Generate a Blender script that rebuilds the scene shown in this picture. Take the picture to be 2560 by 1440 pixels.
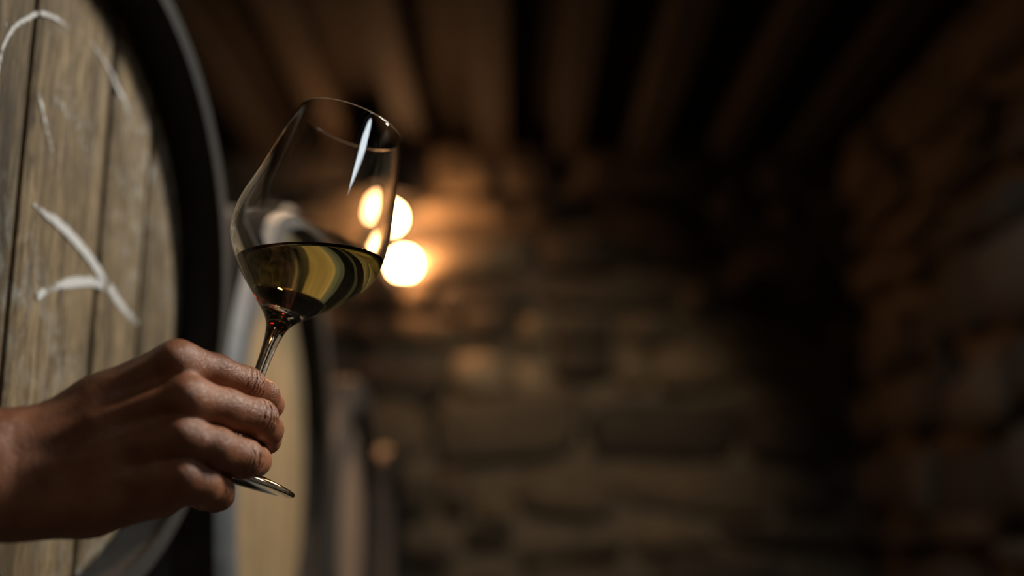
import bpy, bmesh, math, random
import numpy as np
from mathutils import Vector, Matrix

random.seed(11)
rng = np.random.default_rng(4)
scene = bpy.context.scene
COL = scene.collection
for o in list(bpy.data.objects):
    bpy.data.objects.remove(o, do_unlink=True)

# ------------------------------------------------------------------ camera
cam_d = bpy.data.cameras.new('camera')
cam_d.sensor_width = 36.0
cam_d.lens = 39.4
cam_d.clip_start = 0.02
cam_d.dof.use_dof = True
cam_d.dof.focus_distance = 0.682
cam_d.dof.aperture_fstop = 1.95
cam_d.dof.aperture_blades = 0
cam = bpy.data.objects.new('camera', cam_d)
cam.location = (0, 0, 1.35)
cam.rotation_euler = (math.radians(102), 0, 0)
COL.objects.link(cam)
scene.camera = cam

# ------------------------------------------------------------------ world, exposure
wd = bpy.data.worlds.new('cellar_air')
scene.world = wd
wd.use_nodes = True
wd.node_tree.nodes['Background'].inputs['Color'].default_value = (0.9, 0.95, 1.0, 1)
wd.node_tree.nodes['Background'].inputs['Strength'].default_value = 0.0
vs = scene.view_settings
vs.view_transform = 'Standard'
vs.look = 'None'
vs.exposure = 0.0
vs.gamma = 1.0
vs.use_curve_mapping = False

KEY_POS = (1.00, 1.12, 2.55)
PEND_POS = (-0.02, 1.80, 2.40)


def add_light(name, kind, loc, power, color, **kw):
    d = bpy.data.lights.new(name, kind)
    d.energy = power
    d.color = color
    for k, v in kw.items():
        setattr(d, k, v)
    o = bpy.data.objects.new(name, d)
    o.location = loc
    COL.objects.link(o)
    return o


key = add_light('ceiling_light_tube', 'AREA', KEY_POS, 33.0, (1.0, 0.94, 0.84), shape='RECTANGLE', size=0.12, size_y=0.55)
key.rotation_euler = (Vector((-0.30, 0.85, 1.45)) - Vector(KEY_POS)).to_track_quat('-Z', 'Y').to_euler()
pend = add_light('pendant_light_bulb', 'SPOT', PEND_POS, 42.0, (1.0, 0.62, 0.36), shadow_soft_size=0.03, spot_size=math.radians(104), spot_blend=0.25)
SPOT_POS = (0.02, 1.90, 2.62)
spot = add_light('spot_lamp_beam', 'SPOT', SPOT_POS, 62.0, (1.0, 0.74, 0.46), shadow_soft_size=0.02, spot_size=math.radians(42), spot_blend=0.9)
spot.rotation_euler = (Vector((0.17, 4.1, 1.62)) - Vector(SPOT_POS)).to_track_quat('-Z', 'Y').to_euler()
WALL_FILL_POS = (0.62, 1.95, 2.66)  # added unseen fill, lifts the dark right wall
wall_fill = add_light('spot_lamp_beam', 'SPOT', WALL_FILL_POS, 9.0, (0.92, 0.96, 1.0), shadow_soft_size=0.02, spot_size=math.radians(75), spot_blend=0.9)
wall_fill.rotation_euler = (Vector((1.30, 2.90, 1.15)) - Vector(WALL_FILL_POS)).to_track_quat('-Z', 'Y').to_euler()
WIN = (-0.22, 0.16, 2.42, 2.78)                      # small high window in the right wall: y0, y1, z0, z1
win_light = add_light('window_daylight', 'AREA', (1.335, -0.03, 2.60), 3.4, (0.84, 0.93, 1.0), shape='RECTANGLE', size=0.34, size_y=0.32)
win_light.rotation_euler = (math.radians(90), 0, math.radians(90))

# ------------------------------------------------------------------ helpers


def tag(o, label=None, cat=None, group=None, kind=None):
    if label: o['label'] = label
    if cat: o['category'] = cat
    if group: o['group'] = group
    if kind: o['kind'] = kind
    return o


def mesh_obj(name, verts, faces, mat, parent=None, smooth=False):
    me = bpy.data.meshes.new(name)
    me.from_pydata([tuple(v) for v in verts], [], faces)
    me.update()
    if mat: me.materials.append(mat)
    if smooth:
        me.polygons.foreach_set('use_smooth', [True] * len(me.polygons))
    o = bpy.data.objects.new(name, me)
    COL.objects.link(o)
    o.parent = parent
    return o


def bm_obj(name, bm, mat, parent=None, smooth=False):
    bmesh.ops.recalc_face_normals(bm, faces=bm.faces)
    me = bpy.data.meshes.new(name)
    bm.to_mesh(me)
    bm.free()
    me.materials.append(mat)
    if smooth:
        me.polygons.foreach_set('use_smooth', [True] * len(me.polygons))
    o = bpy.data.objects.new(name, me)
    COL.objects.link(o)
    o.parent = parent
    return o


def empty(name, loc=(0, 0, 0)):
    o = bpy.data.objects.new(name, None)
    o.location = loc
    COL.objects.link(o)
    return o


def box_bm(x0, x1, y0, y1, z0, z1, bevel=0.0, bm=None):
    own = bmesh.new()
    bmesh.ops.create_cube(own, size=1.0)
    for v in own.verts:
        v.co = Vector(((x0 + x1) / 2 + v.co.x * (x1 - x0), (y0 + y1) / 2 + v.co.y * (y1 - y0), (z0 + z1) / 2 + v.co.z * (z1 - z0)))
    if bevel > 0:
        bmesh.ops.bevel(own, geom=list(own.edges), offset=bevel, segments=1, affect='EDGES')
    if bm is None:
        return own
    m = bpy.data.meshes.new('tmp'); own.to_mesh(m); own.free(); bm.from_mesh(m); bpy.data.meshes.remove(m)
    return bm


def lathe(profile, n=64, closed_start=False, closed_end=False):
    """profile: list of (r, z); returns verts, faces around z."""
    vs_, fs = [], []
    for r, z in profile:
        for i in range(n):
            a = 2 * math.pi * i / n
            vs_.append((r * math.cos(a), r * math.sin(a), z))
    for j in range(len(profile) - 1):
        for i in range(n):
            a, b = j * n + i, j * n + (i + 1) % n
            fs.append((a, b, b + n, a + n))
    if closed_start: fs.append(tuple(reversed(range(n))))
    if closed_end:
        k = (len(profile) - 1) * n
        fs.append(tuple(range(k, k + n)))
    return vs_, fs


def tube(points, radius, n=10):
    bm = bmesh.new()
    rings = []
    P = [Vector(p) for p in points]
    for i, p in enumerate(P):
        t = (P[min(i + 1, len(P) - 1)] - P[max(i - 1, 0)]).normalized()
        a = t.orthogonal().normalized() if i == 0 else (a - t * a.dot(t)).normalized()
        b = t.cross(a)
        r = radius[i] if isinstance(radius, (list, tuple)) else radius
        rings.append([bm.verts.new(p + (a * math.cos(2 * math.pi * k / n) + b * math.sin(2 * math.pi * k / n)) * r) for k in range(n)])
    for q, r in zip(rings, rings[1:]):
        for k in range(n):
            bm.faces.new((q[k], q[(k + 1) % n], r[(k + 1) % n], r[k]))
    bm.faces.new(rings[0][::-1]); bm.faces.new(rings[-1])
    return bm


# ------------------------------------------------------------------ materials


class NT:
    def __init__(self, name):
        self.m = bpy.data.materials.new(name)
        self.m.use_nodes = True
        self.t = self.m.node_tree
        self.t.nodes.clear()
        self.out = self.n('ShaderNodeOutputMaterial')

    def n(self, typ, **kw):
        nd = self.t.nodes.new(typ)
        for k, v in kw.items():
            if k.startswith('_'):
                setattr(nd, k[1:], v)
            else:
                nd.inputs[k.replace('__', ' ')].default_value = v
        return nd

    def l(self, a, b):
        self.t.links.new(a, b)

    def ramp(self, fac, stops):
        r = self.n('ShaderNodeValToRGB')
        el = r.color_ramp.elements
        while len(el) < len(stops): el.new(0.5)
        for e, (p, c) in zip(el, stops):
            e.position = p
            e.color = (c[0], c[1], c[2], 1) if len(c) == 3 else c
        self.l(fac, r.inputs['Fac'])
        return r.outputs['Color']

    def mix(self, fac, a, b, mode='MIX'):
        m = self.n('ShaderNodeMix', _data_type='RGBA', _blend_type=mode)
        for src, sock in ((fac, m.inputs['Factor']), (a, m.inputs[6]), (b, m.inputs[7])):
            if hasattr(src, 'is_linked'):
                self.l(src, sock)
            elif isinstance(src, (int, float)):
                sock.default_value = src
            else:
                sock.default_value = (*src, 1)
        return m.outputs[2]

    def noise(self, vec, scale, detail=4.0, rough=0.55, dist=0.0):
        n = self.n('ShaderNodeTexNoise', Scale=scale, Detail=detail, Roughness=rough, Distortion=dist)
        self.l(vec, n.inputs['Vector'])
        return n.outputs['Fac']

    def mapping(self, vec, scale=(1, 1, 1), loc=None):
        m = self.n('ShaderNodeMapping')
        m.inputs['Scale'].default_value = scale
        self.l(vec, m.inputs['Vector'])
        if loc is not None: self.l(loc, m.inputs['Location'])
        return m.outputs['Vector']

    def bump(self, h, strength, dist):
        b = self.n('ShaderNodeBump', Strength=strength, Distance=dist)
        self.l(h, b.inputs['Height'])
        return b.outputs['Normal']

    def pbr(self, color, rough=0.6, normal=None, **kw):
        p = self.n('ShaderNodeBsdfPrincipled')
        if hasattr(color, 'is_linked'): self.l(color, p.inputs['Base Color'])
        else: p.inputs['Base Color'].default_value = (*color, 1)
        if hasattr(rough, 'is_linked'): self.l(rough, p.inputs['Roughness'])
        else: p.inputs['Roughness'].default_value = rough
        if normal is not None: self.l(normal, p.inputs['Normal'])
        for k, v in kw.items():
            p.inputs[k.replace('__', ' ')].default_value = v
        self.l(p.outputs[0], self.out.inputs['Surface'])
        return p


def mat_cask_wood(name, dark, mid, light, mottle=0.35, grey=(0.30, 0.29, 0.27)):
    m = NT(name)
    tc = m.n('ShaderNodeTexCoord').outputs['Object']
    oi = m.n('ShaderNodeObjectInfo').outputs['Random']
    cmb = m.n('ShaderNodeCombineXYZ')
    mul = m.n('ShaderNodeMath', _operation='MULTIPLY'); m.l(oi, mul.inputs[0]); mul.inputs[1].default_value = 7.0
    m.l(mul.outputs[0], cmb.inputs['Z']); m.l(mul.outputs[0], cmb.inputs['X'])
    grain = m.noise(m.mapping(tc, (70, 190, 20), cmb.outputs[0]), 1.0, 8.0, 0.74, 1.1)
    broad = m.noise(m.mapping(tc, (8, 26, 3.6), cmb.outputs[0]), 1.0, 4.0, 0.55, 0.9)
    col = m.ramp(grain, [(0.36, dark), (0.51, mid), (0.66, light)])
    col = m.mix(m.ramp(broad, [(0.40, (0, 0, 0)), (0.68, (0.85, 0.85, 0.85))]), col, dark, 'MIX')
    mot = m.noise(m.mapping(tc, (60, 75, 48)), 1.0, 6.0, 0.66, 0.6)
    patch = m.noise(tc, 5.5, 2.0, 0.5, 0.2)
    mm = m.mix(1.0, m.ramp(mot, [(0.48, (0, 0, 0)), (0.66, (1, 1, 1))]), m.ramp(patch, [(0.46, (0, 0, 0)), (0.64, (mottle,) * 3)]), 'MULTIPLY')
    col = m.mix(mm, col, grey)
    hue = m.n('ShaderNodeHueSaturation')
    m.l(m.n('ShaderNodeObjectInfo').outputs['Alpha'], hue.inputs['Value']); m.l(col, hue.inputs['Color'])
    m.pbr(hue.outputs['Color'], 0.72, m.bump(grain, 0.8, 0.0022))
    return m.m


def mat_simple(name, c1, c2, scale, rough=0.6, bump=0.3, bdist=0.002, metallic=0.0, vary=0.0):
    m = NT(name)
    tc = m.n('ShaderNodeTexCoord').outputs['Object']
    f = m.noise(tc, scale, 5.0, 0.6)
    col = m.ramp(f, [(0.3, c1), (0.7, c2)])
    if vary > 0:
        oi = m.n('ShaderNodeObjectInfo').outputs['Random']
        hue = m.n('ShaderNodeHueSaturation')
        ma = m.n('ShaderNodeMapRange'); ma.inputs['To Min'].default_value = 1 - vary; ma.inputs['To Max'].default_value = 1 + vary
        m.l(oi, ma.inputs['Value']); m.l(ma.outputs[0], hue.inputs['Value']); m.l(col, hue.inputs['Color'])
        col = hue.outputs['Color']
    m.pbr(col, rough, m.bump(f, bump, bdist), Metallic=metallic)
    return m.m


def mat_stone():
    m = NT('rough_stone')
    tc = m.n('ShaderNodeTexCoord').outputs['Object']
    oi = m.n('ShaderNodeObjectInfo').outputs['Random']
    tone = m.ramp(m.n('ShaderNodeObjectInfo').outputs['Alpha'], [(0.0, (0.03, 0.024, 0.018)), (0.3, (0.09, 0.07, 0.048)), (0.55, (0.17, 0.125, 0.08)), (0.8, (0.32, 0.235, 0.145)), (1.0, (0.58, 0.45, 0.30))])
    f = m.noise(tc, 2.2, 6.0, 0.65, 0.4)
    col = m.mix(m.ramp(f, [(0.35, (0.0,) * 3), (0.7, (0.7,) * 3)]), tone, (0.06, 0.05, 0.04))
    m.pbr(col, 0.9, m.bump(f, 0.7, 0.05))
    return m.m


def mat_glass():
    m = NT('clear_crystal')
    g = m.n('ShaderNodeBsdfGlass', IOR=1.50, Roughness=0.0)
    g.inputs['Color'].default_value = (0.985, 0.99, 0.985, 1)
    m.l(g.outputs[0], m.out.inputs['Surface'])
    return m.m


def mat_wine(name, ior):
    m = NT(name)
    g = m.n('ShaderNodeBsdfGlass', IOR=ior, Roughness=0.0)
    g.inputs['Color'].default_value = (1, 1, 1, 1)
    v = m.n('ShaderNodeVolumeAbsorption', Density=20.0)
    v.inputs['Color'].default_value = (0.89, 0.775, 0.08, 1)
    m.l(g.outputs[0], m.out.inputs['Surface'])
    m.l(v.outputs[0], m.out.inputs['Volume'])
    return m.m


def mat_skin():
    m = NT('skin')
    tc = m.n('ShaderNodeTexCoord').outputs['Object']
    big = m.noise(tc, 45, 3, 0.5)
    col = m.ramp(big, [(0.3, (0.23, 0.086, 0.042)), (0.55, (0.335, 0.138, 0.070)), (0.8, (0.42, 0.178, 0.096))])
    vor = m.n('ShaderNodeTexVoronoi', Scale=900.0, _feature='DISTANCE_TO_EDGE')
    m.l(tc, vor.inputs['Vector'])
    fine = m.noise(tc, 420, 3, 0.6)
    fold = m.noise(tc, 150, 4, 0.65, 1.2)
    h = m.mix(0.45, m.ramp(vor.outputs['Distance'], [(0.0, (0, 0, 0)), (0.22, (1, 1, 1))]), fine)
    h = m.mix(0.55, h, m.ramp(fold, [(0.3, (0, 0, 0)), (0.7, (1, 1, 1))]))
    p = m.pbr(col, m.ramp(fine, [(0.3, (0.30,) * 3), (0.7, (0.46,) * 3)]), m.bump(h, 0.55, 0.0008))
    p.inputs['Subsurface Weight'].default_value = 0.12
    p.inputs['Subsurface Radius'].default_value = (0.004, 0.0015, 0.0008)
    p.inputs['Subsurface Scale'].default_value = 1.0
    p.inputs['Specular IOR Level'].default_value = 0.45
    return m.m


def mat_chalk():
    m = NT('chalk')
    tc = m.n('ShaderNodeTexCoord').outputs['Object']
    n1 = m.noise(m.mapping(tc, (300, 520, 260)), 1.0, 5, 0.75)
    at = m.n('ShaderNodeAttribute', _attribute_name='cover')
    add = m.n('ShaderNodeMath', _operation='ADD'); m.l(n1, add.inputs[0]); m.l(at.outputs['Fac'], add.inputs[1])
    a = m.ramp(add.outputs[0], [(0.92, (0, 0, 0)), (1.0, (1, 1, 1))])
    d = m.n('ShaderNodeBsdfDiffuse'); d.inputs['Color'].default_value = (0.62, 0.62, 0.61, 1)
    tr = m.n('ShaderNodeBsdfTransparent')
    mx = m.n('ShaderNodeMixShader')
    m.l(a, mx.inputs[0]); m.l(tr.outputs[0], mx.inputs[1]); m.l(d.outputs[0], mx.inputs[2])
    m.l(mx.outputs[0], m.out.inputs['Surface'])
    return m.m


def mat_emit(name, color, strength):
    m = NT(name)
    e = m.n('ShaderNodeEmission', Strength=strength)
    e.inputs['Color'].default_value = (*color, 1)
    m.l(e.outputs[0], m.out.inputs['Surface'])
    return m.m


M = {
    'head': mat_cask_wood('old_oak_head', (0.060, 0.042, 0.022), (0.235, 0.168, 0.090), (0.44, 0.325, 0.180), 0.8, (0.40, 0.38, 0.335)),
    'head_pale': mat_cask_wood('pale_oak_head', (0.24, 0.175, 0.09), (0.40, 0.30, 0.165), (0.52, 0.40, 0.24), 0.2),
    'head_pink': mat_cask_wood('pinkish_oak_head', (0.26, 0.19, 0.14), (0.38, 0.28, 0.21), (0.46, 0.36, 0.28), 0.2),
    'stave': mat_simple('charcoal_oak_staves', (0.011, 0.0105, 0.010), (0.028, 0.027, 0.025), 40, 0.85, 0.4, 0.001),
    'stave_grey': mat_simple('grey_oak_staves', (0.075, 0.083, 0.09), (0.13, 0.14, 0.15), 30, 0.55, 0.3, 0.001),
    'hoop': mat_simple('dark_steel_hoop', (0.05, 0.048, 0.046), (0.11, 0.105, 0.10), 60, 0.5, 0.1, 0.0005, 0.85),
    'stone': mat_stone(),
    'mortar': mat_simple('dark_mortar', (0.08, 0.065, 0.048), (0.19, 0.15, 0.105), 14, 0.95, 0.5, 0.01),
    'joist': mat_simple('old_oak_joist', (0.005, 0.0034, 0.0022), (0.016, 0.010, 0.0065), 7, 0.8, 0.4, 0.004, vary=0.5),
    'joist_lit': mat_simple('lit_oak_joist', (0.034, 0.023, 0.0135), (0.076, 0.05, 0.029), 7, 0.8, 0.4, 0.004),  # joist tone with the lamplight painted in
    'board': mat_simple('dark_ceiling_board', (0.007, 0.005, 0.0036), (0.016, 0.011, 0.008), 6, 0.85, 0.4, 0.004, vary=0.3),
    'floor': mat_simple('stone_floor', (0.05, 0.045, 0.04), (0.10, 0.09, 0.08), 5, 0.85, 0.4, 0.01),
    'iron': mat_simple('black_iron', (0.012, 0.011, 0.010), (0.03, 0.028, 0.026), 50, 0.5, 0.2, 0.001, 0.6),
    'timber': mat_simple('rough_timber', (0.10, 0.07, 0.045), (0.20, 0.14, 0.09), 9, 0.85, 0.4, 0.004, vary=0.2),
    'enamel': mat_simple('white_enamel', (0.70, 0.70, 0.68), (0.78, 0.78, 0.76), 8, 0.35, 0.05, 0.001),
    'bulb': mat_emit('warm_bulb', (1.0, 0.47, 0.19), 105.0),
    'glass': mat_glass(), 'wine': mat_wine('golden_wine', 1.34), 'wine_wall': mat_wine('golden_wine_against_glass', 1.34 / 1.50), 'skin': mat_skin(), 'chalk': mat_chalk(),
    'nail': mat_simple('nail', (0.36, 0.19, 0.13), (0.42, 0.23, 0.16), 60, 0.3, 0.02, 0.0002),
}

# ------------------------------------------------------------------ the cellar
XL, XR, YF, YB, ZC = -1.45, 1.32, -1.3, 4.125, 2.86


def slab(name, *b, mat, bev=0.0):
    return tag(bm_obj(name, box_bm(*b, bevel=bev), mat), kind='structure')


floor = slab('floor', XL - .2, XR + .2, YF - .2, YB + .2, -0.1, 0.0, mat=M['floor'])
wall_left = slab('wall_left', XL - .2, XL, YF, YB, 0, ZC, mat=M['mortar'])
bmw = box_bm(XR, XR + .2, YF, WIN[0], 0, ZC)
box_bm(XR, XR + .2, WIN[1], YB, 0, ZC, bm=bmw); box_bm(XR, XR + .2, WIN[0], WIN[1], 0, WIN[2], bm=bmw); box_bm(XR, XR + .2, WIN[0], WIN[1], WIN[3], ZC, bm=bmw)
wall_right = tag(bm_obj('wall_right', bmw, M['mortar']), kind='structure')
window_1 = tag(empty('window_1', (XR, sum(WIN[:2]) / 2, WIN[2])), kind='structure')
wy, wh = (WIN[1] - WIN[0]) / 2, WIN[3] - WIN[2]
bm_obj('window_pane', box_bm(.06, .066, -wy, wy, 0, wh), M['enamel'], window_1)
for f in ((-wy, -wy + .02, 0, wh), (wy - .02, wy, 0, wh), (-wy, wy, 0, .02), (-wy, wy, wh - .02, wh)):
    bm_obj('window_frame', box_bm(.02, .059, *f, bevel=.003), M['iron'], window_1)
wall_back = slab('wall_back', XL - .2, XR + .2, YB, YB + .2, 0, ZC, mat=M['mortar'])
wall_front = slab('wall_front', XL - .2, XR + .2, YF - .2, YF, 0, ZC, mat=M['mortar'])
ceiling = slab('ceiling', XL - .2, XR + .2, YF - .2, YB + .2, ZC, ZC + .1, mat=M['board'])


def stone_mesh(seed):
    r = random.Random(seed)
    bm = bmesh.new()
    bmesh.ops.create_cube(bm, size=1.0)
    bmesh.ops.subdivide_edges(bm, edges=list(bm.edges), cuts=2, use_grid_fill=True)
    for v in bm.verts:
        c = v.co
        q = Vector((max(-.5, min(.5, c.x)), c.y, c.z))
        L = (abs(q.x * 2) ** 5 + abs(q.y * 2) ** 5 + abs(q.z * 2) ** 5) ** 0.2
        v.co = q / max(L, 1e-6) * max(abs(q.x * 2), abs(q.y * 2), abs(q.z * 2))
        v.co += Vector((r.uniform(-1, 1), r.uniform(-1, 1), r.uniform(-1, 1))) * 0.045
    me = bpy.data.meshes.new('stone')
    bm.to_mesh(me); bm.free()
    me.materials.append(M['stone'])
    me.polygons.foreach_set('use_smooth', [True] * len(me.polygons))
    return me


STONES = [stone_mesh(i) for i in range(7)]


def lay_stones(wall, a0, a1, place, seed, tone):
    """irregular courses; place(u, z, depth) -> location, scale order"""
    r = random.Random(seed)
    z = 0.0
    while z < ZC - 0.03:
        h = min(r.choice((0.10, 0.14, 0.18, 0.24)) * r.uniform(.9, 1.1), ZC - z)
        if ZC - z - h < 0.08: h = ZC - z
        u = a0 - r.uniform(0, 0.2)
        while u < a1:
            w = r.choice((0.14, 0.22, 0.3, 0.42, 0.56)) * r.uniform(.85, 1.15)
            w2 = min(w, a1 - u)
            if w2 > 0.09 and u + w2 / 2 > a0:
                u0 = max(u, a0)
                w3 = u + w2 - u0
                if w3 > 0.08:
                    d = r.uniform(0.10, 0.17)
                    o = bpy.data.objects.new('stone', r.choice(STONES))
                    hh = (h - 0.016) * r.uniform(.72, 1.05)
                    loc, sc = place(u0 + w3 / 2, z + h / 2 + r.uniform(-.035, .035) + r.uniform(-.5, .5) * (h - .016 - hh), d, w3 - r.uniform(.012, .04), hh)
                    o.location, o.scale = loc, sc
                    o.rotation_euler = (r.uniform(-.03, .03), r.uniform(-.16, .16) if wall is wall_back else 0, r.uniform(-.03, .03))
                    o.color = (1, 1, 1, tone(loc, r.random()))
                    o.parent = wall
                    COL.objects.link(o)
            u += w
        z += h


# lamp glow and dark hollows painted into the back wall's stone colours: (x, z, radius, tone)
GLOW_TONES = [(-0.28, 2.42, 0.24, 1.0), (-0.19, 2.69, 0.16, 0.9), (-0.02, 2.42, 0.14, 0.05), (-0.25, 2.06, 0.14, 0.75), (0.06, 2.08, 0.12, 0.8), (-0.03, 1.90, 0.13, 0.95), (0.21, 1.93, 0.11, 0.02),
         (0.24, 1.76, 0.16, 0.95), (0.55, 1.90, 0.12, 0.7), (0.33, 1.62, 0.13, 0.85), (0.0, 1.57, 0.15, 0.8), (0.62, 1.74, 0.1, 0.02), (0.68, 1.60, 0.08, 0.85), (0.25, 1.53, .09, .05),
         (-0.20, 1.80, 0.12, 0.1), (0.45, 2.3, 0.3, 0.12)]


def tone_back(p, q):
    for x, z, r_, tn in GLOW_TONES:
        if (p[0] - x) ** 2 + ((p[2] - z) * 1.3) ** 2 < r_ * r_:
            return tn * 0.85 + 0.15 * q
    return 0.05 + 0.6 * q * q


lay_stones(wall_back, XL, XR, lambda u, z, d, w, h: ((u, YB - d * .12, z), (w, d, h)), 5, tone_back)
lay_stones(wall_right, 0.4, YB - .08, lambda u, z, d, w, h: ((XR - d * .12, u, z), (d, w, h)), 8, lambda p, q: 0.05 + 0.4 * q)

for i in range(9):                                    # joists running down the aisle
    x = -1.22 + i * 0.2875 + random.uniform(-.012, .012)
    wj = random.uniform(0.095, 0.125)
    o = bm_obj('joist', box_bm(x - wj / 2, x + wj / 2, YF, YB - .01, ZC - .145, ZC - .018, bevel=.006), M['joist_lit'] if i == 2 else M['joist'] if i < 5 else M['board'], ceiling)  # lamplight put into joist colour: one lit, those to the right darkest
y = YF
while y < YB - 0.05:
    w = min(random.uniform(0.17, 0.24), YB - y)
    bm_obj('ceiling_board', box_bm(XL, XR, y + .002, y + w - .003, ZC - .018, ZC, bevel=.002), M['board'], ceiling)
    y += w

# ------------------------------------------------------------------ barrels


def cask_radius(R, L, x):
    t = (x + L / 2) / (L / 2)
    return R * (1 + 0.04 * (1 - t * t))


def make_barrel(cx, cy, cz, R, L, seams, mats, label, turn=0.0, rec_f=0.105, head_f=0.858, grey=None, tones=(0.95, 1.05, 0.9, 1.0), n_staves=26):
    """front lip ring lies in the plane x = cx, facing +x; seams are y-offsets of the head joints"""
    ofs = Vector((L / 2, 0, cask_radius(R, L, -L / 2) + 0.001))
    root = empty('wine_barrel', Vector((cx, cy, cz)) - Matrix.Rotation(turn, 3, 'Z') @ ofs)
    root.rotation_euler = (0, 0, turn)
    tag(root, label, 'barrel', 'casks lying in a row')
    T = Matrix.Translation(ofs)
    rec = rec_f * R                                   # head set back inside the chime
    stations = [0.0, -0.012, -0.05, -0.11, -0.25, -0.5, -0.75, -0.89, -0.95, -0.988, -1.0]
    # one stave
    da = 2 * math.pi / n_staves
    gap = 0.00025 / R
    prof = []
    for s in stations:
        x = s * L
        ro = cask_radius(R, L, x)
        e = min(abs(x), L - abs(x))
        thick = (1 - head_f) * R if e < 0.06 else 0.8 * (1 - head_f) * R
        if e == 0.0: ro -= 0.0095
        prof.append((x, ro - thick + (0.003 if e == 0.0 else 0), ro))
    bm = bmesh.new()
    rings = []
    sub = 3
    for x, ri, ro in prof:
        ring = []
        for k in range(sub + 1):
            a = -da / 2 + gap + (da - 2 * gap) * k / sub
            ring.append(bm.verts.new((x, ro * math.sin(a), ro * math.cos(a))))
        for k in range(sub, -1, -1):
            a = -da / 2 + gap + (da - 2 * gap) * k / sub
            ring.append(bm.verts.new((x, ri * math.sin(a), ri * math.cos(a))))
        rings.append(ring)
    n = len(rings[0])
    for q, r in zip(rings, rings[1:]):
        for k in range(n):
            bm.faces.new((q[k], q[(k + 1) % n], r[(k + 1) % n], r[k]))
    bm.faces.new(rings[0]); bm.faces.new(rings[-1][::-1])
    st = bm_obj('stave', bm, mats['stave'], root)
    st.matrix_local = T @ Matrix.Rotation(0.06, 4, 'X')
    for i in range(1, n_staves):
        c = st.copy(); COL.objects.link(c); c.parent = root
        c.matrix_local = T @ Matrix.Rotation(0.06 + i * da, 4, 'X')
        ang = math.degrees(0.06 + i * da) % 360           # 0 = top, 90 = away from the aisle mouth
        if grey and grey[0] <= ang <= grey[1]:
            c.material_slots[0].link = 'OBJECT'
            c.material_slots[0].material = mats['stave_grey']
    # hoops
    for x0, x1 in ((-0.010, -0.052), (-0.135, -0.170), (-0.275, -0.305), (-L + .305, -L + .275), (-L + .17, -L + .135), (-L + .052, -L + .010)):
        bm = bmesh.new()
        m_ = 96
        pr = [(x0, 0.0005), (x0, 0.0026), (x1, 0.0026), (x1, 0.0005)]
        R4 = []
        for x, dr in pr:
            rr = cask_radius(R, L, x) + dr
            R4.append([bm.verts.new((x, rr * math.sin(2 * math.pi * k / m_), rr * math.cos(2 * math.pi * k / m_))) for k in range(m_)])
        for q, r in zip(R4, R4[1:] + R4[:1]):
            for k in range(m_):
                bm.faces.new((q[k], q[(k + 1) % m_], r[(k + 1) % m_], r[k]))
        h = bm_obj('hoop', bm, mats['hoop'], root)
        h.matrix_local = T
    # heads: boards cut to the circle
    Rh = head_f * R + 0.002
    for face_x, back in ((-rec, False), (-L + rec, True)):
        ys = [-Rh] + list(seams) + [Rh]
        for bi, (y0, y1) in enumerate(zip(ys, ys[1:])):
            def outline(ya, yb, r):
                pts = []
                yy = [ya + (yb - ya) * k / 10 for k in range(11)]
                yy = [max(-r * .9995, min(r * .9995, v)) for v in yy]
                for v in yy: pts.append((v, math.sqrt(r * r - v * v)))
                for v in reversed(yy): pts.append((v, -math.sqrt(r * r - v * v)))
                return pts
            g = 0.0040
            ya = y0 + (g if y0 > -Rh + 1e-6 else 0); yb = y1 - (g if y1 < Rh - 1e-6 else 0)
            ci = 0.004
            o1 = outline(ya + ci, yb - ci, Rh - 0.006)
            o2 = outline(ya, yb, Rh)
            d = 1 if not back else -1
            bm = bmesh.new()
            L1 = [bm.verts.new((0, a, b)) for a, b in o1]
            L2 = [bm.verts.new((-0.0028 * d, a, b)) for a, b in o2]
            L3 = [bm.verts.new((-0.022 * d, a, b)) for a, b in o2]
            k_ = len(L1)
            for q, r in ((L1, L2), (L2, L3)):
                for k in range(k_):
                    bm.faces.new((q[k], q[(k + 1) % k_], r[(k + 1) % k_], r[k]))
            bm.faces.new(L1); bm.faces.new(L3[::-1])
            bmesh.ops.remove_doubles(bm, verts=bm.verts, dist=1e-5)
            hb = bm_obj('head_board', bm, mats['head'], root)
            hb.color = (1, 1, 1, tones[bi % len(tones)])
            hb.matrix_local = T @ Matrix.Translation((face_x + random.uniform(-.0006, .0006), 0, 0))
    return root, ofs


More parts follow.
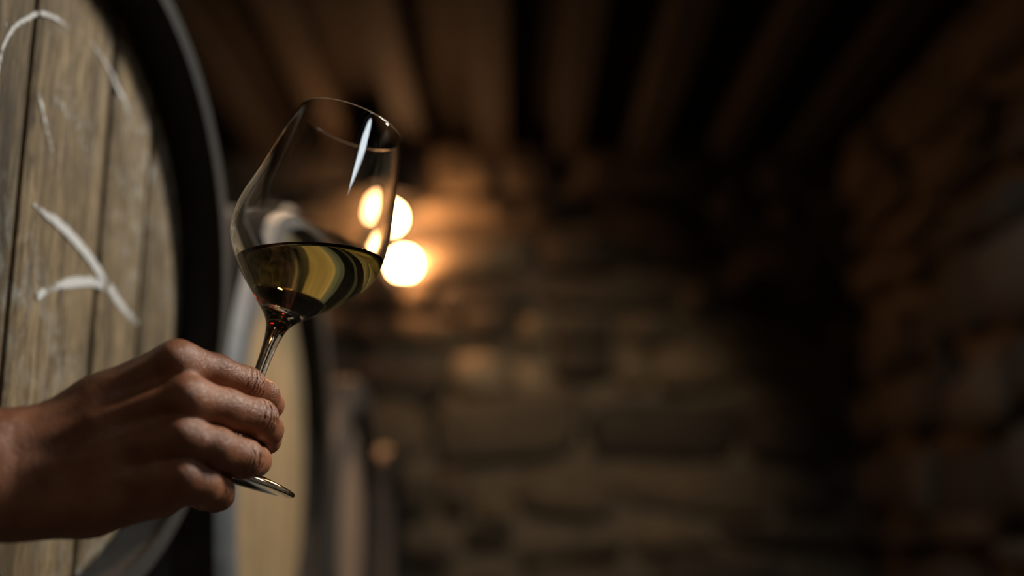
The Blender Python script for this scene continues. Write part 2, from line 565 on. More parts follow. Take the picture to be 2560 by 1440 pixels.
def trestle(root_b, R, L, label):
    """two flat bearers on legs under the barrel, small wedges on the bearers"""
    bz = root_b.location.z
    root = empty('barrel_trestle', (root_b.location.x, root_b.location.y, 0))
    root.rotation_euler = root_b.rotation_euler
    tag(root, label, 'trestle', 'timber trestles under the casks')
    axis = bz + cask_radius(R, L, -L / 2) + 0.001
    hw = R * 0.62
    for x in (-L * .30, L * .30):
        rl = cask_radius(R, L, x - L / 2) + 0.0030
        top = axis - rl
        b = bm_obj('bearer', box_bm(x - .045, x + .045, -hw, hw, top - .09, top, bevel=.004), M['timber'], root)
        for sgn in (-1, 1):
            y0 = sgn * R * .34
            za = axis - math.sqrt(rl * rl - y0 * y0)
            y1 = sgn * R * .52
            bm = bmesh.new()
            poly = [(sgn * R * .20, top), (y1, top), (y1, za + .012), (y0, za - .001)]
            A = [bm.verts.new((x - .03, p, q)) for p, q in poly]
            B = [bm.verts.new((x + .03, p, q)) for p, q in poly]
            for k in range(4):
                bm.faces.new((A[k], A[(k + 1) % 4], B[(k + 1) % 4], B[k]))
            bm.faces.new(A[::-1]); bm.faces.new(B)
            bm_obj('wedge', bm, M['timber'], root)
            yy = sgn * (hw - .05)
            bm_obj('leg', box_bm(x - .04, x + .04, yy - .045, yy + .045, 0, top - .09, bevel=.005), M['timber'], root)
    for sgn in (-1, 1):
        yy = sgn * (hw - .05)
        bm_obj('rail', box_bm(-L * .30 + .04, L * .30 - .04, yy - .03, yy + .03, 0.30, 0.38, bevel=.004), M['timber'], root)


BAR = [
    # lip plane x, centre y, centre z, lip radius, length, head seams, materials, label
    (-0.3023, 0.798, 1.547, 0.270, 0.82, (-0.160, -0.034, 0.0875, 0.166), dict(head=M['head'], stave=M['stave'], hoop=M['hoop']),
     'weathered oak barrel with chalk strokes on its head beside the hand', -math.atan(0.12), 0.163, 0.928, None, (0.55, 0.62, 1.0, 1.15, 0.95)),
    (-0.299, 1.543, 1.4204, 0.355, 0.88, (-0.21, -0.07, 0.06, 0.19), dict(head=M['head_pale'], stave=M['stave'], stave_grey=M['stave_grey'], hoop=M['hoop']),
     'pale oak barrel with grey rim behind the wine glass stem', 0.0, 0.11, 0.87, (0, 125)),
    (-0.300, 2.272, 1.314, 0.325, 0.85, (-0.18, -0.05, 0.08, 0.19), dict(head=M['head_pink'], stave=M['stave'], hoop=M['hoop']),
     'pinkish brown barrel next behind the pale oak barrel'),
    (-0.300, 2.935, 1.250, 0.296, 0.82, (-0.17, -0.04, 0.09), dict(head=M['head_pink'], stave=M['stave'], hoop=M['hoop']),
     'small dim barrel at the far end of the row under the wall lamp'),
]
barrels = []
for b in BAR:
    barrels.append(make_barrel(*b))
    trestle(barrels[-1][0], b[3], b[4], 'rough timber trestle carrying the ' + b[7].split(' barrel')[0] + ' barrel')

# chalk strokes on the head of the nearest barrel (in barrel coordinates: y along the row, z up)
CHX = 0.82 / 2 - 0.163 * 0.270 + 0.0012              # just proud of the head, in the barrel's own frame
# each stroke: (y, z, half width, cover) in metres
# CHALK STROKES
STROKES = [
    [(-0.0801, 0.1038, 0.0017, 0.42), (-0.0776, 0.1195, 0.0021, 0.50), (-0.0745, 0.1328, 0.0021, 0.54), (-0.0640, 0.1502, 0.0023, 0.54), (-0.0439, 0.1681, 0.0024, 0.56), (-0.0376, 0.1721, 0.0024, 0.55)],
    [(-0.0346, 0.1741, 0.0024, 0.56), (-0.0208, 0.1789, 0.0026, 0.52), (-0.0065, 0.1811, 0.0030, 0.48), (0.0074, 0.1817, 0.0031, 0.36)],
    [(-0.0742, 0.1364, 0.0016, 0.40), (-0.0744, 0.1417, 0.0016, 0.42), (-0.0754, 0.1488, 0.0014, 0.38)],
    [(-0.0202, 0.0318, 0.0022, 0.42), (-0.0031, 0.0292, 0.0040, 0.52), (0.0176, 0.0269, 0.0049, 0.60), (0.0498, 0.0189, 0.0051, 0.64), (0.0780, 0.0081, 0.0050, 0.64), (0.0957, -0.0015, 0.0049, 0.60)],
    [(0.1023, -0.0031, 0.0053, 0.60), (0.1206, -0.0122, 0.0050, 0.58), (0.1407, -0.0196, 0.0051, 0.50), (0.1607, -0.0237, 0.0039, 0.42)],
    [(-0.0043, -0.0348, 0.0043, 0.50), (0.0022, -0.0293, 0.0044, 0.58), (0.0104, -0.0258, 0.0041, 0.44), (0.0218, -0.0203, 0.0049, 0.50), (0.0383, -0.0140, 0.0053, 0.62), (0.0619, -0.0082, 0.0051, 0.62), (0.0795, -0.0050, 0.0052, 0.56), (0.0941, -0.0038, 0.0053, 0.56)],
    [(-0.0078, -0.0231, 0.0011, 0.36), (-0.0058, -0.0301, 0.0018, 0.46), (-0.0024, -0.0383, 0.0014, 0.40)],
    [(-0.0275, 0.1148, 0.0029, 0.42), (-0.0199, 0.1053, 0.0033, 0.50), (-0.0130, 0.0939, 0.0026, 0.46), (-0.0049, 0.0827, 0.0022, 0.42), (0.0033, 0.0714, 0.0019, 0.36)],
    [(0.0365, 0.1864, 0.0036, 0.38), (0.0578, 0.1820, 0.0037, 0.44), (0.0771, 0.1745, 0.0042, 0.48), (0.0960, 0.1644, 0.0047, 0.50), (0.1126, 0.1539, 0.0060, 0.44), (0.1316, 0.1379, 0.0065, 0.36)],
    [(-0.0187, 0.1420, 0.0112, 0.30), (0.0073, 0.1304, 0.0172, 0.36), (0.0296, 0.1129, 0.0176, 0.36), (0.0438, 0.0915, 0.0118, 0.34), (0.0569, 0.0759, 0.0100, 0.30)],
    [(-0.0081, 0.1194, 0.0056, 0.38), (0.0040, 0.1178, 0.0076, 0.42), (0.0175, 0.1116, 0.0077, 0.38)],
]
# END CHALK STROKES
for st in STROKES:
    P = [Vector((p[0], p[1])) for p in st]
    # densify
    Q = []
    for i in range(len(st) - 1):
        for k in range(6):
            t = k / 6
            p0, p1, p2, p3 = (st[max(i - 1, 0)], st[i], st[i + 1], st[min(i + 2, len(st) - 1)])
            Q.append([0.5 * ((2 * p1[j]) + (-p0[j] + p2[j]) * t + (2 * p0[j] - 5 * p1[j] + 4 * p2[j] - p3[j]) * t * t + (-p0[j] + 3 * p1[j] - 3 * p2[j] + p3[j]) * t ** 3) for j in range(4)])
    Q.append(list(st[-1]))
    vv, cov, ff = [], [], []
    NW = 7
    for i, q in enumerate(Q):
        a, b = Q[max(i - 1, 0)], Q[min(i + 1, len(Q) - 1)]
        tx, tz = b[0] - a[0], b[1] - a[1]
        L_ = math.hypot(tx, tz) or 1
        nx, nz = -tz / L_, tx / L_
        for k in range(NW):
            f = (k / (NW - 1)) * 2 - 1
            vv.append((CHX, q[0] + nx * q[2] * f * 1.25, q[1] + nz * q[2] * f * 1.25))
            cov.append(q[3] * (1 - abs(f) ** 3.0))
    for i in range(len(Q) - 1):
        for k in range(NW - 1):
            a = i * NW + k
            ff.append((a, a + 1, a + NW + 1, a + NW))
    root, ofs = barrels[0]
    vv = [(x, y_, z + ofs.z) for x, y_, z in vv]
    o = mesh_obj('chalk_mark', vv, ff, M['chalk'], root)
    at = o.data.attributes.new('cover', 'FLOAT', 'POINT')
    at.data.foreach_set('value', cov)
    o['label'] = 'white chalk stroke'

# ------------------------------------------------------------------ lamps
lamp = empty('wall_lamp', (-0.46, YB, 2.16))
tag(lamp, 'black iron wall lamp with glowing globe bulbs on the stone wall', 'lamp')
lo = Vector(lamp.location)
bm_obj('back_plate', box_bm(-.05, .05, -.10, -.075, -.02, .26, bevel=.006), M['iron'], lamp)
for (bx, by, bz, br) in ((-0.451, 3.957, 2.453, 0.042), (-0.395, 3.992, 2.288, 0.042)):
    p = Vector((bx, by, bz)) - lo
    arm = tube([(0, -.085, .10), (p.x * .4, -.13, .08), (p.x * .85, p.y * .9, p.z - br - .075), (p.x, p.y, p.z - br - .035)], 0.008)
    bm_obj('arm', arm, M['iron'], lamp, True)
    vv, ff = lathe([(0.0, -br - .04), (.020, -br - .04), (.022, -br - .012), (.016, -br + .004), (0.0, -br + .004)], 20)
    sock = mesh_obj('bulb_socket', vv, ff, M['iron'], lamp, True); sock.location = p
    prof = [(max(0.0005, br * math.sin(math.pi * k / 16)), -br * math.cos(math.pi * k / 16)) for k in range(17)]
    vv, ff = lathe(prof, 32)
    mesh_obj('globe_bulb', vv, ff, M['bulb'], sock, True)['label'] = 'glowing warm globe'

hp = Vector((-0.43, 3.960, 2.525)) - lo  # added hood, keeps the bulbs' light off the ceiling joists
vv, ff = lathe([(.0005, .030), (.02, .028), (.06, .012), (.095, -.006), (.095, -.009), (.06, .008), (.02, .023), (.0005, .025)], 40)
s = mesh_obj('added_hood', vv, ff, M['iron'], lamp, True); s.location = hp
bm_obj('added_hood_rod', tube([(0, -.085, .24), (hp.x * .4, -.10, .34), (hp.x, hp.y * .75, hp.z + .06), (hp.x, hp.y, hp.z + .022)], .006), M['iron'], lamp, True)

pl = empty('pendant_lamp', (PEND_POS[0], PEND_POS[1], PEND_POS[2] + .05))
tag(pl, 'black iron pendant lamp with cone shade hanging from the joists over the aisle', 'lamp')
vv, ff = lathe([(.022, .07), (.03, .065), (.06, .03), (.11, -.0), (.112, -.002), (.108, -.002), (.058, .027), (.026, .06)], 40)
mesh_obj('shade', vv, ff, M['iron'], pl, True)
bm_obj('cord', tube([(0, 0, .065), (0, 0, ZC - .018 - pl.location.z)], .004), M['iron'], pl)

for pos, lt, lab in ((SPOT_POS, spot, 'small black can spotlight fixed to the ceiling, aimed at the stone end wall'),
                     (WALL_FILL_POS, wall_fill, 'fill light added out of view in a black can, aimed at the right wall')):
    sl = empty('spot_lamp', pos)
    tag(sl, lab, 'lamp', 'can spotlights on the ceiling')
    sl.rotation_euler = lt.rotation_euler
    vv, ff = lathe([(.034, -.02), (.036, -.02), (.036, .07), (.024, .09), (.0005, .092)], 32)
    mesh_obj('can', vv, ff, M['iron'], sl, True)
    inv = sl.rotation_euler.to_matrix().inverted()
    q = inv @ Vector((0, 0, ZC - .018 - pos[2]))
    bm_obj('bracket', tube([tuple(inv @ Vector((0, 0, .036))), tuple(q)], .006), M['iron'], sl)

cl = empty('ceiling_lamp', (KEY_POS[0], KEY_POS[1], KEY_POS[2]))
tag(cl, 'slim white tube lamp hung under the joists by the right wall', 'lamp')
cl.rotation_euler = key.rotation_euler
bm_obj('housing', box_bm(-.075, .075, -.30, .30, .012, .05, bevel=.006), M['enamel'], cl)
for yy in (-.22, .22):
    p0 = cl.matrix_basis.inverted() @ Vector((KEY_POS[0], KEY_POS[1], KEY_POS[2]))
    w = cl.rotation_euler.to_matrix() @ Vector((0, yy, .05)) + Vector(KEY_POS)
    inv = cl.rotation_euler.to_matrix().inverted()
    q = inv @ (Vector((w.x, w.y, ZC - .018)) - Vector(KEY_POS))
    bm_obj('hanger', tube([(0, yy, .05), tuple(q)], .004), M['enamel'], cl)

# ------------------------------------------------------------------ wine glass
GL = Vector((-0.1765, 0.6900, 1.3798))
LEAN = math.radians(16.3)
BACK = math.radians(-5.5)
gl_r = Matrix.Rotation(BACK, 3, 'X') @ Matrix.Rotation(LEAN, 3, 'Y')
gl_m = Matrix.Translation(GL) @ gl_r.to_4x4() @ Matrix.Scale(1.052, 4)
HG = 0.2324
glass = empty('wine_glass', GL)
glass.rotation_euler = gl_r.to_euler()
glass.scale = (1.052,) * 3
tag(glass, 'clear tulip-shaped stemmed wine glass tilted in the hand, holding golden wine', 'wine glass')


def spline(pts, per=6):
    out = []
    for i in range(len(pts) - 1):
        p0, p1, p2, p3 = pts[max(i - 1, 0)], pts[i], pts[i + 1], pts[min(i + 2, len(pts) - 1)]
        for k in range(per):
            t = k / per
            out.append(tuple(0.5 * ((2 * p1[j]) + (-p0[j] + p2[j]) * t + (2 * p0[j] - 5 * p1[j] + 4 * p2[j] - p3[j]) * t * t + (-p0[j] + 3 * p1[j] - 3 * p2[j] + p3[j]) * t ** 3) for j in range(2)))
    out.append(pts[-1])
    return out


OUTER = [(.0058, .0905), (.0078, .0955), (.0118, .1005), (.0200, .1080), (.0290, .1165), (.0375, .1260), (.0435, .1345), (.0470, .1430), (.0482, .1520),
         (.0478, .1620), (.0455, .1760), (.0420, .1940), (.0385, .2110), (.0352, .2260), (.0336, HG - .0006)]
INNER = [(.0003, .1075), (.0060, .1080), (.0120, .1100), (.0190, .1138), (.0275, .1205), (.0362, .1290), (.0424, .1370), (.0459, .1445), (.0470, .1525),
         (.0467, .1620), (.0445, .1760), (.0411, .1940), (.0377, .2110), (.0344, .2260), (.0328, HG - .0006)]
STEM = [(.0058, .0905), (.0046, .0840), (.0039, .0740), (.0035, .0600), (.0034, .0450), (.0036, .0300), (.0044, .0200)]
FOOT = [(.0044, .0200), (.0062, .0145), (.0105, .0100), (.0190, .0078), (.0300, .0056), (.0390, .0038), (.0430, .0026)]


def lathe_obj(name, prof, mat, parent, n=128):
    vv, ff = lathe(prof, n)
    o = mesh_obj(name, vv, ff, mat, parent, True)
    return o, prof


def set_normals(o, prof, n=128):
    nr = []
    for j in range(len(prof)):
        a, b = prof[max(j - 1, 0)], prof[min(j + 1, len(prof) - 1)]
        dr, dz = b[0] - a[0], b[1] - a[1]
        L_ = math.hypot(dr, dz) or 1
        nr.append((dz / L_, -dr / L_))
    al = []
    for j in range(len(prof)):
        for i in range(n):
            a = 2 * math.pi * i / n
            al.append((nr[j][0] * math.cos(a), nr[j][0] * math.sin(a), nr[j][1]))
    o.data.normals_split_custom_set_from_vertices(al)


level = Vector((0, 0, 0.1385))
up_l = gl_r.inverted() @ Vector((0, 0, 1))


def cut_lathe(prof, keep_above, n=128):
    """lathe cut by the level wine surface; returns the bmesh and the edges of the cut"""
    vv, ff = lathe(prof, n)
    bm = bmesh.new()
    bv = [bm.verts.new(v) for v in vv]
    for f in ff: bm.faces.new([bv[i] for i in f])
    res = bmesh.ops.bisect_plane(bm, geom=list(bm.verts) + list(bm.edges) + list(bm.faces), plane_co=level, plane_no=up_l,
                                 clear_outer=not keep_above, clear_inner=keep_above)
    return bm, [e for e in res['geom_cut'] if isinstance(e, bmesh.types.BMEdge)]


rim = [(.0336, HG - .0006), (.0335, HG - .0002), (.0332, HG), (.0329, HG - .0002), (.0328, HG - .0006)]
inner = spline(INNER, 8)
outer_prof = spline(OUTER)[:-1] + rim
# bowl: outer wall and rim, plus the inner wall above the wine (below it the wine meets the glass)
vv, ff = lathe(outer_prof, 128)
bm, cut = cut_lathe(list(reversed(inner)), True)
k0 = [bm.verts.new(v) for v in vv]
for f in ff: bm.faces.new([k0[i] for i in f])
me = bpy.data.meshes.new('bowl'); bm.to_mesh(me); bm.free()
me.materials.append(M['glass'])
me.polygons.foreach_set('use_smooth', [True] * len(me.polygons))
bowl = bpy.data.objects.new('bowl', me); COL.objects.link(bowl); bowl.parent = glass
stem_prof = list(reversed(spline(STEM)))
o, pr = lathe_obj('stem', stem_prof, M['glass'], glass, 64); set_normals(o, pr, 64)
foot_prof = [(.0003, .0022), (.012, .0020), (.028, .0010), (.0395, .0000), (.0420, .0002), (.0433, .0010), (.0435, .0017)] + list(reversed(spline(FOOT)))
o, pr = lathe_obj('foot', foot_prof, M['glass'], glass); set_normals(o, pr)

# the wine fills the inside of the bowl and lies level, with a small meniscus at the wall
bm, cut = cut_lathe(inner, False)
for f in bm.faces: f.material_index = 1; f.smooth = True
bot = [e for e in bm.edges if e.is_boundary and e not in set(cut)]
bmesh.ops.contextual_create(bm, geom=bot)
loop = bmesh.ops.contextual_create(bm, geom=cut)['faces'][0]
for e in cut: e.smooth = False
ring = list(loop.verts)
cen = sum((v.co for v in ring), Vector()) / len(ring)
bm.faces.remove(loop)
base = [v.co.copy() for v in ring]
for th, dz in ((.0007, -.0007), (.0017, -.0011), (.0034, -.0014)):
    nxt = [bm.verts.new(p + (cen - p) * (th / (cen - p).length) + up_l * dz) for p in base]
    for k in range(len(ring)):
        k2 = (k + 1) % len(ring)
        f = bm.faces.new((ring[k], ring[k2], nxt[k2], nxt[k])); f.smooth = True
    ring = nxt
f = bm.faces.new(ring); f.smooth = True
bmesh.ops.recalc_face_normals(bm, faces=bm.faces)
me = bpy.data.meshes.new('white_wine'); bm.to_mesh(me); bm.free()
me.materials.append(M['wine']); me.materials.append(M['wine_wall'])
wine = bpy.data.objects.new('white_wine', me); COL.objects.link(wine)
wine.matrix_world = gl_m
tag(wine, 'golden white wine lying level in the tilted glass bowl', 'wine')

# ------------------------------------------------------------------ the hand
# HAND JOINTS (x, y, z, radius), metres
HAND = {
    'forearm_top': [(-0.3723, 0.3852, 1.3415, 0.0360), (-0.3446, 0.5075, 1.3675, 0.0300), (-0.3098, 0.5622, 1.3792, 0.0225), (-0.2720, 0.5998, 1.3901, 0.0168), (-0.2519, 0.6118, 1.3961, 0.0165)],
    'forearm_low': [(-0.3674, 0.3833, 1.3261, 0.0350), (-0.3412, 0.5068, 1.3466, 0.0280), (-0.3075, 0.5631, 1.3558, 0.0205), (-0.2697, 0.6001, 1.3645, 0.0160), (-0.2502, 0.6142, 1.3654, 0.0158)],
    'meta_index': [(-0.2554, 0.6095, 1.3972, 0.0158), (-0.2288, 0.6218, 1.4163, 0.0142), (-0.1902, 0.6292, 1.4393, 0.0128)],
    'meta_middle': [(-0.2563, 0.6031, 1.3887, 0.0150), (-0.2251, 0.6145, 1.4024, 0.0140), (-0.1807, 0.6222, 1.4190, 0.0125)],
    'meta_ring': [(-0.2546, 0.6017, 1.3760, 0.0150), (-0.2229, 0.6121, 1.3850, 0.0138), (-0.1812, 0.6187, 1.3973, 0.0118)],
    'meta_pinky': [(-0.2559, 0.6072, 1.3646, 0.0155), (-0.2233, 0.6163, 1.3702, 0.0140), (-0.1800, 0.6215, 1.3747, 0.0112)],
    'palm': [(-0.2577, 0.6287, 1.3837, 0.0170), (-0.2064, 0.6437, 1.4095, 0.0105)],
    'hypothenar': [(-0.2657, 0.6112, 1.3603, 0.0160), (-0.2317, 0.6230, 1.3626, 0.0170), (-0.1942, 0.6280, 1.3680, 0.0130)],
    'web': [(-0.2445, 0.6294, 1.4093, 0.0135), (-0.2050, 0.6412, 1.4357, 0.0120)],
    'index': [(-0.1888, 0.6280, 1.4400, 0.0126), (-0.1718, 0.6459, 1.4375, 0.0100), (-0.1577, 0.6614, 1.4319, 0.0104), (-0.1510, 0.6808, 1.4275, 0.0090), (-0.1511, 0.6979, 1.4239, 0.0086), (-0.1576, 0.7069, 1.4198, 0.0080), (-0.1636, 0.7019, 1.4168, 0.0069)],
    'middle': [(-0.1794, 0.6192, 1.4191, 0.0123), (-0.1629, 0.6385, 1.4149, 0.0116), (-0.1479, 0.6545, 1.4114, 0.0110), (-0.1478, 0.6790, 1.4067, 0.0094), (-0.1520, 0.6973, 1.4026, 0.0088), (-0.1605, 0.7071, 1.3998, 0.0081), (-0.1678, 0.7024, 1.3980, 0.0071)],
    'ring': [(-0.1809, 0.6176, 1.3974, 0.0118), (-0.1649, 0.6290, 1.3921, 0.0116), (-0.1531, 0.6463, 1.3878, 0.0108), (-0.1522, 0.6708, 1.3878, 0.0090), (-0.1587, 0.6970, 1.3898, 0.0084), (-0.1675, 0.7087, 1.3925, 0.0077), (-0.1730, 0.7044, 1.3932, 0.0069)],
    'pinky': [(-0.1792, 0.6203, 1.3755, 0.0112), (-0.1716, 0.6290, 1.3728, 0.0106), (-0.1675, 0.6418, 1.3701, 0.0100), (-0.1709, 0.6628, 1.3676, 0.0086), (-0.1791, 0.6856, 1.3663, 0.0077), (-0.1898, 0.7019, 1.3667, 0.0069), (-0.1984, 0.7078, 1.3678, 0.0062)],
    'thumb': [(-0.2505, 0.6363, 1.3964, 0.0150), (-0.2296, 0.6858, 1.4134, 0.0138), (-0.2066, 0.7145, 1.4226, 0.0117), (-0.1904, 0.7110, 1.4246, 0.0110), (-0.1768, 0.7017, 1.4253, 0.0091)],
}
# END HAND JOINTS


def seg(P, a, b):
    A = np.array(a[:3], np.float32); B = np.array(b[:3], np.float32)
    ba = B - A
    h = np.clip((P - A) @ ba / float(ba @ ba), 0, 1)
    d = P - A - h[:, None] * ba
    return np.sqrt((d * d).sum(1)) - (a[3] + (b[3] - a[3]) * h)


def smin(a, b, k):
    h = np.clip(0.5 + 0.5 * (b - a) / k, 0, 1)
    return b + (a - b) * h - k * h * (1 - h)


def chain(P, js, k):
    d = None
    for a, b in zip(js, js[1:]):
        s = seg(P, a, b)
        d = s if d is None else smin(d, s, k)
    return d


# the held part of the glass (stem and foot) as a solid of revolution, so the skin closes on it without entering it
GRIP = 0.0004
G_O = np.array(GL, np.float32)
G_R = np.array(gl_r, np.float32)
G_S = 1.052
foot_r = np.array([r for r, z in reversed(FOOT)] + [0.0435]); foot_z = np.array([z for r, z in reversed(FOOT)] + [0.0017])
order = np.argsort(foot_r); foot_r = foot_r[order]; foot_z = foot_z[order]
stem_z = np.array([z for r, z in reversed(STEM)]); stem_r = np.array([r for r, z in reversed(STEM)])


def grip_sdf(P):
    q = (P - G_O) @ G_R / G_S
    r = np.sqrt(q[:, 0] ** 2 + q[:, 1] ** 2)
    h = q[:, 2]
    foot = np.maximum(np.maximum(r - 0.0437, -h), h - np.interp(r, foot_r, foot_z))
    stem = np.maximum(r - np.interp(h, stem_z, stem_r), np.maximum(0.012 - h, h - 0.1))
    return (np.minimum(foot, stem) * G_S).astype(np.float32)


VIEW = np.array((0.0, -0.978, -0.208))


def ball(P, c, r):
    d = P - np.array(c, np.float32)
    return np.sqrt((d * d).sum(1)) - r


FINGERS = ('index', 'middle', 'ring', 'pinky')


def hand_sdf(P, detail=True):
    H = HAND
    d = smin(chain(P, H['forearm_top'], .02), chain(P, H['forearm_low'], .02), .022)
    for nme in ('meta_index', 'meta_middle', 'meta_ring', 'meta_pinky'):
        d = smin(d, chain(P, H[nme], .010), .007)
    d = smin(d, chain(P, H['palm'], .01), .012)
    d = smin(d, chain(P, H['hypothenar'], .01), .014)
    d = smin(d, chain(P, H['web'], .01), .012)
    for t in TENDONS:
        d = smin(d, chain(P, t, .003), .0045)
    fd = None
    for f in FINGERS:
        js = H[f]
        s = chain(P, js, .0035)
        if detail:
            s = s + creases(P, js)
        fd = s if fd is None else smin(fd, s, .0010)
    d = smin(d, fd, .0065)
    th = chain(P, H['thumb'], .006)
    d = smin(d, th, .0045)
    return np.maximum(d, GRIP - grip_sdf(P))        # flesh gives way to the glass it presses on


def creases(P, js):
    a, b, c = (np.array(js[i][:3]) for i in (1, 2, 3))
    t1 = (b - a) / np.linalg.norm(b - a); t2 = (c - b) / np.linalg.norm(c - b)
    t = t1 + t2; t /= np.linalg.norm(t)
    n = t1 - t2; n -= t * (n @ t); n /= np.linalg.norm(n)
    side = np.cross(t, n)
    q = P - b.astype(np.float32)
    s = q @ t.astype(np.float32); dn = q @ n.astype(np.float32); sd = q @ side.astype(np.float32)
    near = np.clip(1 - (np.abs(s) / .0095) ** 2, 0, 1) * np.clip(dn / .006, 0, 1) * np.clip(1 - (np.abs(sd) / .0105) ** 4, 0, 1)
    sh = b[2] * 900
    ph = s + 0.0007 * np.sin(sd * 260 + sh) + .0003 * np.sin(sd * 1100 + 2 * sh) + .0006 * np.sin(s * 600 + sh)
    w = np.clip(np.cos(ph * 2 * math.pi / .0032 + sh), 0, 1) ** 2
    w = w * (0.72 + 0.28 * np.sin(sd * 620 + s * 900 + sh))
    return (near * (0.0012 * w - .00015)).astype(np.float32)


def build_tendons():
    out = []
    for nme, lift in (('meta_index', .0032), ('meta_middle', .0034), ('meta_ring', .0028), ('meta_pinky', .0022)):
        js = HAND[nme]
        line = []
        for j in js:
            p = np.array(j[:3]) + VIEW * (j[3] + lift - .0052) + np.array((0, 0, .35 * j[3]))
            line.append((p[0], p[1], p[2], .0038))
        # knuckle head
        e = line[-1]
        line[-1] = (e[0], e[1], e[2], .0055)
        out.append(line)
    return out


TENDONS = build_tendons()


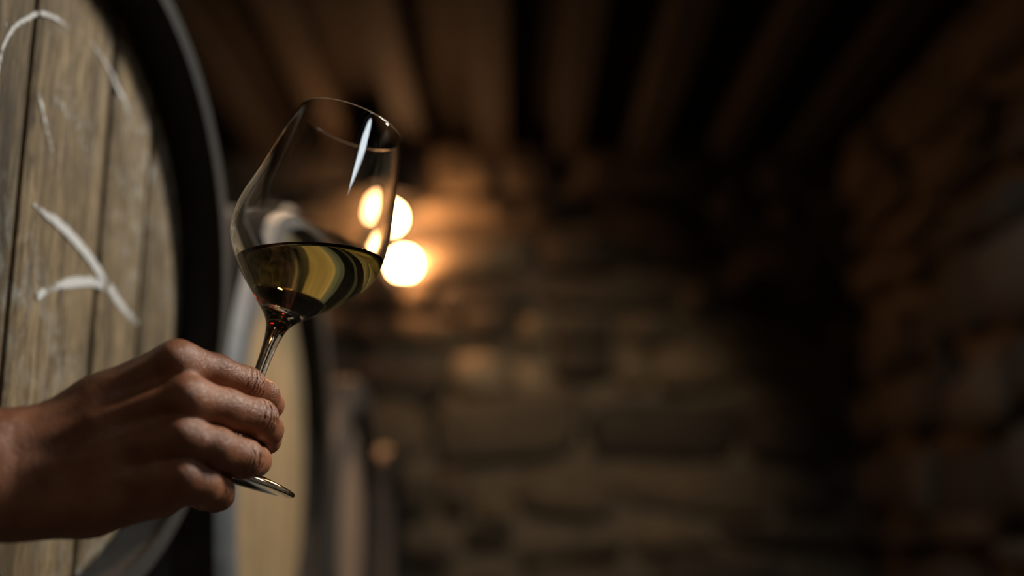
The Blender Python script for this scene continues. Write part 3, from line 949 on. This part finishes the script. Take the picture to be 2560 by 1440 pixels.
def build_hand():
    H = 0.00105
    U = np.array((0.46, 0.888, 0.0)); W = np.array((0.888, -0.46, 0.0)); V = np.array((0, 0, 1.0))
    Rl = np.stack([U, W, V])                        # world -> local rows
    pts = np.array([j for v in HAND.values() for j in v])
    loc = pts[:, :3] @ Rl.T
    lo = loc.min(0) - 0.05; hi = loc.max(0) + 0.05
    C = 6
    n = np.ceil((hi - lo) / (H * C)).astype(int)
    ax = [lo[i] + (np.arange(n[i]) + 0.5) * H * C for i in range(3)]
    G = np.stack(np.meshgrid(*ax, indexing='ij'), -1).reshape(-1, 3)
    dc = hand_sdf((G @ Rl).astype(np.float32), False).reshape(n)
    S = np.repeat(np.repeat(np.repeat(np.where(dc < 0, -1, 1).astype(np.float32), C, 0), C, 1), C, 2)
    act = np.argwhere(np.abs(dc) < H * C * 1.6)
    off = np.stack(np.meshgrid(*[np.arange(C)] * 3, indexing='ij'), -1).reshape(-1, 3)
    for ch in np.array_split(act, max(1, len(act) // 900)):
        ijk = (ch[:, None, :] * C + off[None]).reshape(-1, 3)
        P = (lo + (ijk + 0.5) * H) @ Rl
        S[ijk[:, 0], ijk[:, 1], ijk[:, 2]] = hand_sdf(P.astype(np.float32))
    ins = S < 0
    cnt = sum(ins[a:ins.shape[0] - 1 + a, b:ins.shape[1] - 1 + b, c:ins.shape[2] - 1 + c].astype(np.int8) for a in (0, 1) for b in (0, 1) for c in (0, 1))
    cells = np.argwhere((cnt > 0) & (cnt < 8))
    idx = -np.ones(cnt.shape, np.int32)
    idx[cells[:, 0], cells[:, 1], cells[:, 2]] = np.arange(len(cells))
    acc = np.zeros((len(cells), 3)); num = np.zeros(len(cells))
    for axis in range(3):
        o1, o2 = [a for a in range(3) if a != axis]
        for u in (0, 1):
            for v in (0, 1):
                A = cells.copy(); A[:, o1] += u; A[:, o2] += v
                B = A.copy(); B[:, axis] += 1
                sa = S[A[:, 0], A[:, 1], A[:, 2]]; sb = S[B[:, 0], B[:, 1], B[:, 2]]
                m = (sa < 0) != (sb < 0)
                t = np.where(m, sa / np.where(m, sa - sb, 1), 0)
                p = A.astype(float); p[:, axis] += t
                acc[m] += p[m]; num[m] += 1
    vl = lo + (acc / num[:, None] + 0.5) * H
    vw = vl @ Rl
    faces = []
    for axis in range(3):
        o1, o2 = (axis + 1) % 3, (axis + 2) % 3
        sl0 = [slice(1, -1)] * 3; sl1 = [slice(1, -1)] * 3
        a = np.take(ins, range(0, ins.shape[axis] - 1), axis); b = np.take(ins, range(1, ins.shape[axis]), axis)
        E = np.argwhere(a != b)
        E = E[(E[:, o1] > 0) & (E[:, o2] > 0)]
        def cell(d1, d2):
            q = E.copy(); q[:, o1] -= d1; q[:, o2] -= d2
            q = np.minimum(q, np.array(idx.shape) - 1)
            return idx[q[:, 0], q[:, 1], q[:, 2]]
        quad = np.stack([cell(1, 1), cell(0, 1), cell(0, 0), cell(1, 0)], 1)
        neg = a[E[:, 0], E[:, 1], E[:, 2]]
        quad[~neg] = quad[~neg][:, ::-1]
        faces.append(quad[(quad >= 0).all(1)])
    F_ = np.concatenate(faces)
    # local frame is left-handed or right-handed: keep the faces outward
    if np.linalg.det(Rl) < 0: F_ = F_[:, ::-1]
    bm = bmesh.new()
    bv = [bm.verts.new(v) for v in vw]
    for f in F_:
        try: bm.faces.new([bv[i] for i in f])
        except ValueError: pass
    # refine the finger joints so that the skin creases are real relief
    pips = [Vector(HAND[f][2][:3]) for f in FINGERS]
    es = [e for e in bm.edges if min((e.verts[0].co - p).length for p in pips) < 0.0165]
    bmesh.ops.subdivide_edges(bm, edges=es, cuts=2, use_grid_fill=True)
    co = np.array([v.co for v in bm.verts])
    h = 0.0004
    for it in range(2):
        P = co.astype(np.float32)
        d = hand_sdf(P)
        g = np.stack([hand_sdf(P + np.eye(3, dtype=np.float32)[k] * h) - hand_sdf(P - np.eye(3, dtype=np.float32)[k] * h) for k in range(3)], 1) / (2 * h)
        L2 = np.maximum((g * g).sum(1), 0.25)
        st = np.clip(d / L2, -.0006, .0006)[:, None] * g
        co = co - st * 0.8
    for v, c in zip(bm.verts, co): v.co = c
    org = Vector((-0.16, 0.67, 1.33))
    for v in bm.verts: v.co -= org
    o = bm_obj('hand', bm, M['skin'], None, True)
    o.location = org
    for f in FINGERS + ('thumb',):
        make_nail(f, o, org)
    return o


def make_nail(f, parent, org):
    """a thin curved nail laid on the back of the fingertip"""
    js = [np.array(j) for j in HAND[f]]
    a, b = js[-2][:3], js[-1][:3]
    d = (b - a) / np.linalg.norm(b - a)
    prev = js[-2][:3] - js[-3][:3]
    if f == 'thumb':
        q = (b - np.array(GL)); ax = np.array(gl_r @ Vector((0, 0, 1)))
        n = q - ax * (q @ ax)
    else:
        n = prev / np.linalg.norm(prev) - d
    n = n - d * (n @ d); n /= np.linalg.norm(n)
    s = np.cross(d, n)
    w = js[-1][3] * (0.62 if f != 'thumb' else 0.72)
    vv, ff = [], []
    N = 7
    for i in range(N):
        v = i / (N - 1)
        for k in range(N):
            u = 2 * k / (N - 1) - 1
            along = -0.0045 + 0.0095 * v - 0.0022 * u * u * (1 if v > .5 else -0.6)
            p = b + d * along + s * w * u + n * 0.016 - n * 0.004 * u * u
            for it in range(30):
                dd = float(hand_sdf(np.array([p], np.float32), False)[0])
                if dd < 0.00025: break
                p = p - n * max(dd * .6, .00003)
            vv.append(tuple(p - np.array(org)))
    for i in range(N - 1):
        for k in range(N - 1):
            q = i * N + k
            ff.append((q, q + 1, q + N + 1, q + N))
    o = mesh_obj('fingernail', vv, ff, M['nail'], parent, True)
    so = o.modifiers.new('thickness', 'SOLIDIFY'); so.thickness = 0.0004; so.offset = 0




if HAND:
    hand = build_hand()
    tag(hand, 'bare hand and wrist reaching in, fingers curled around the wine glass stem', 'hand')
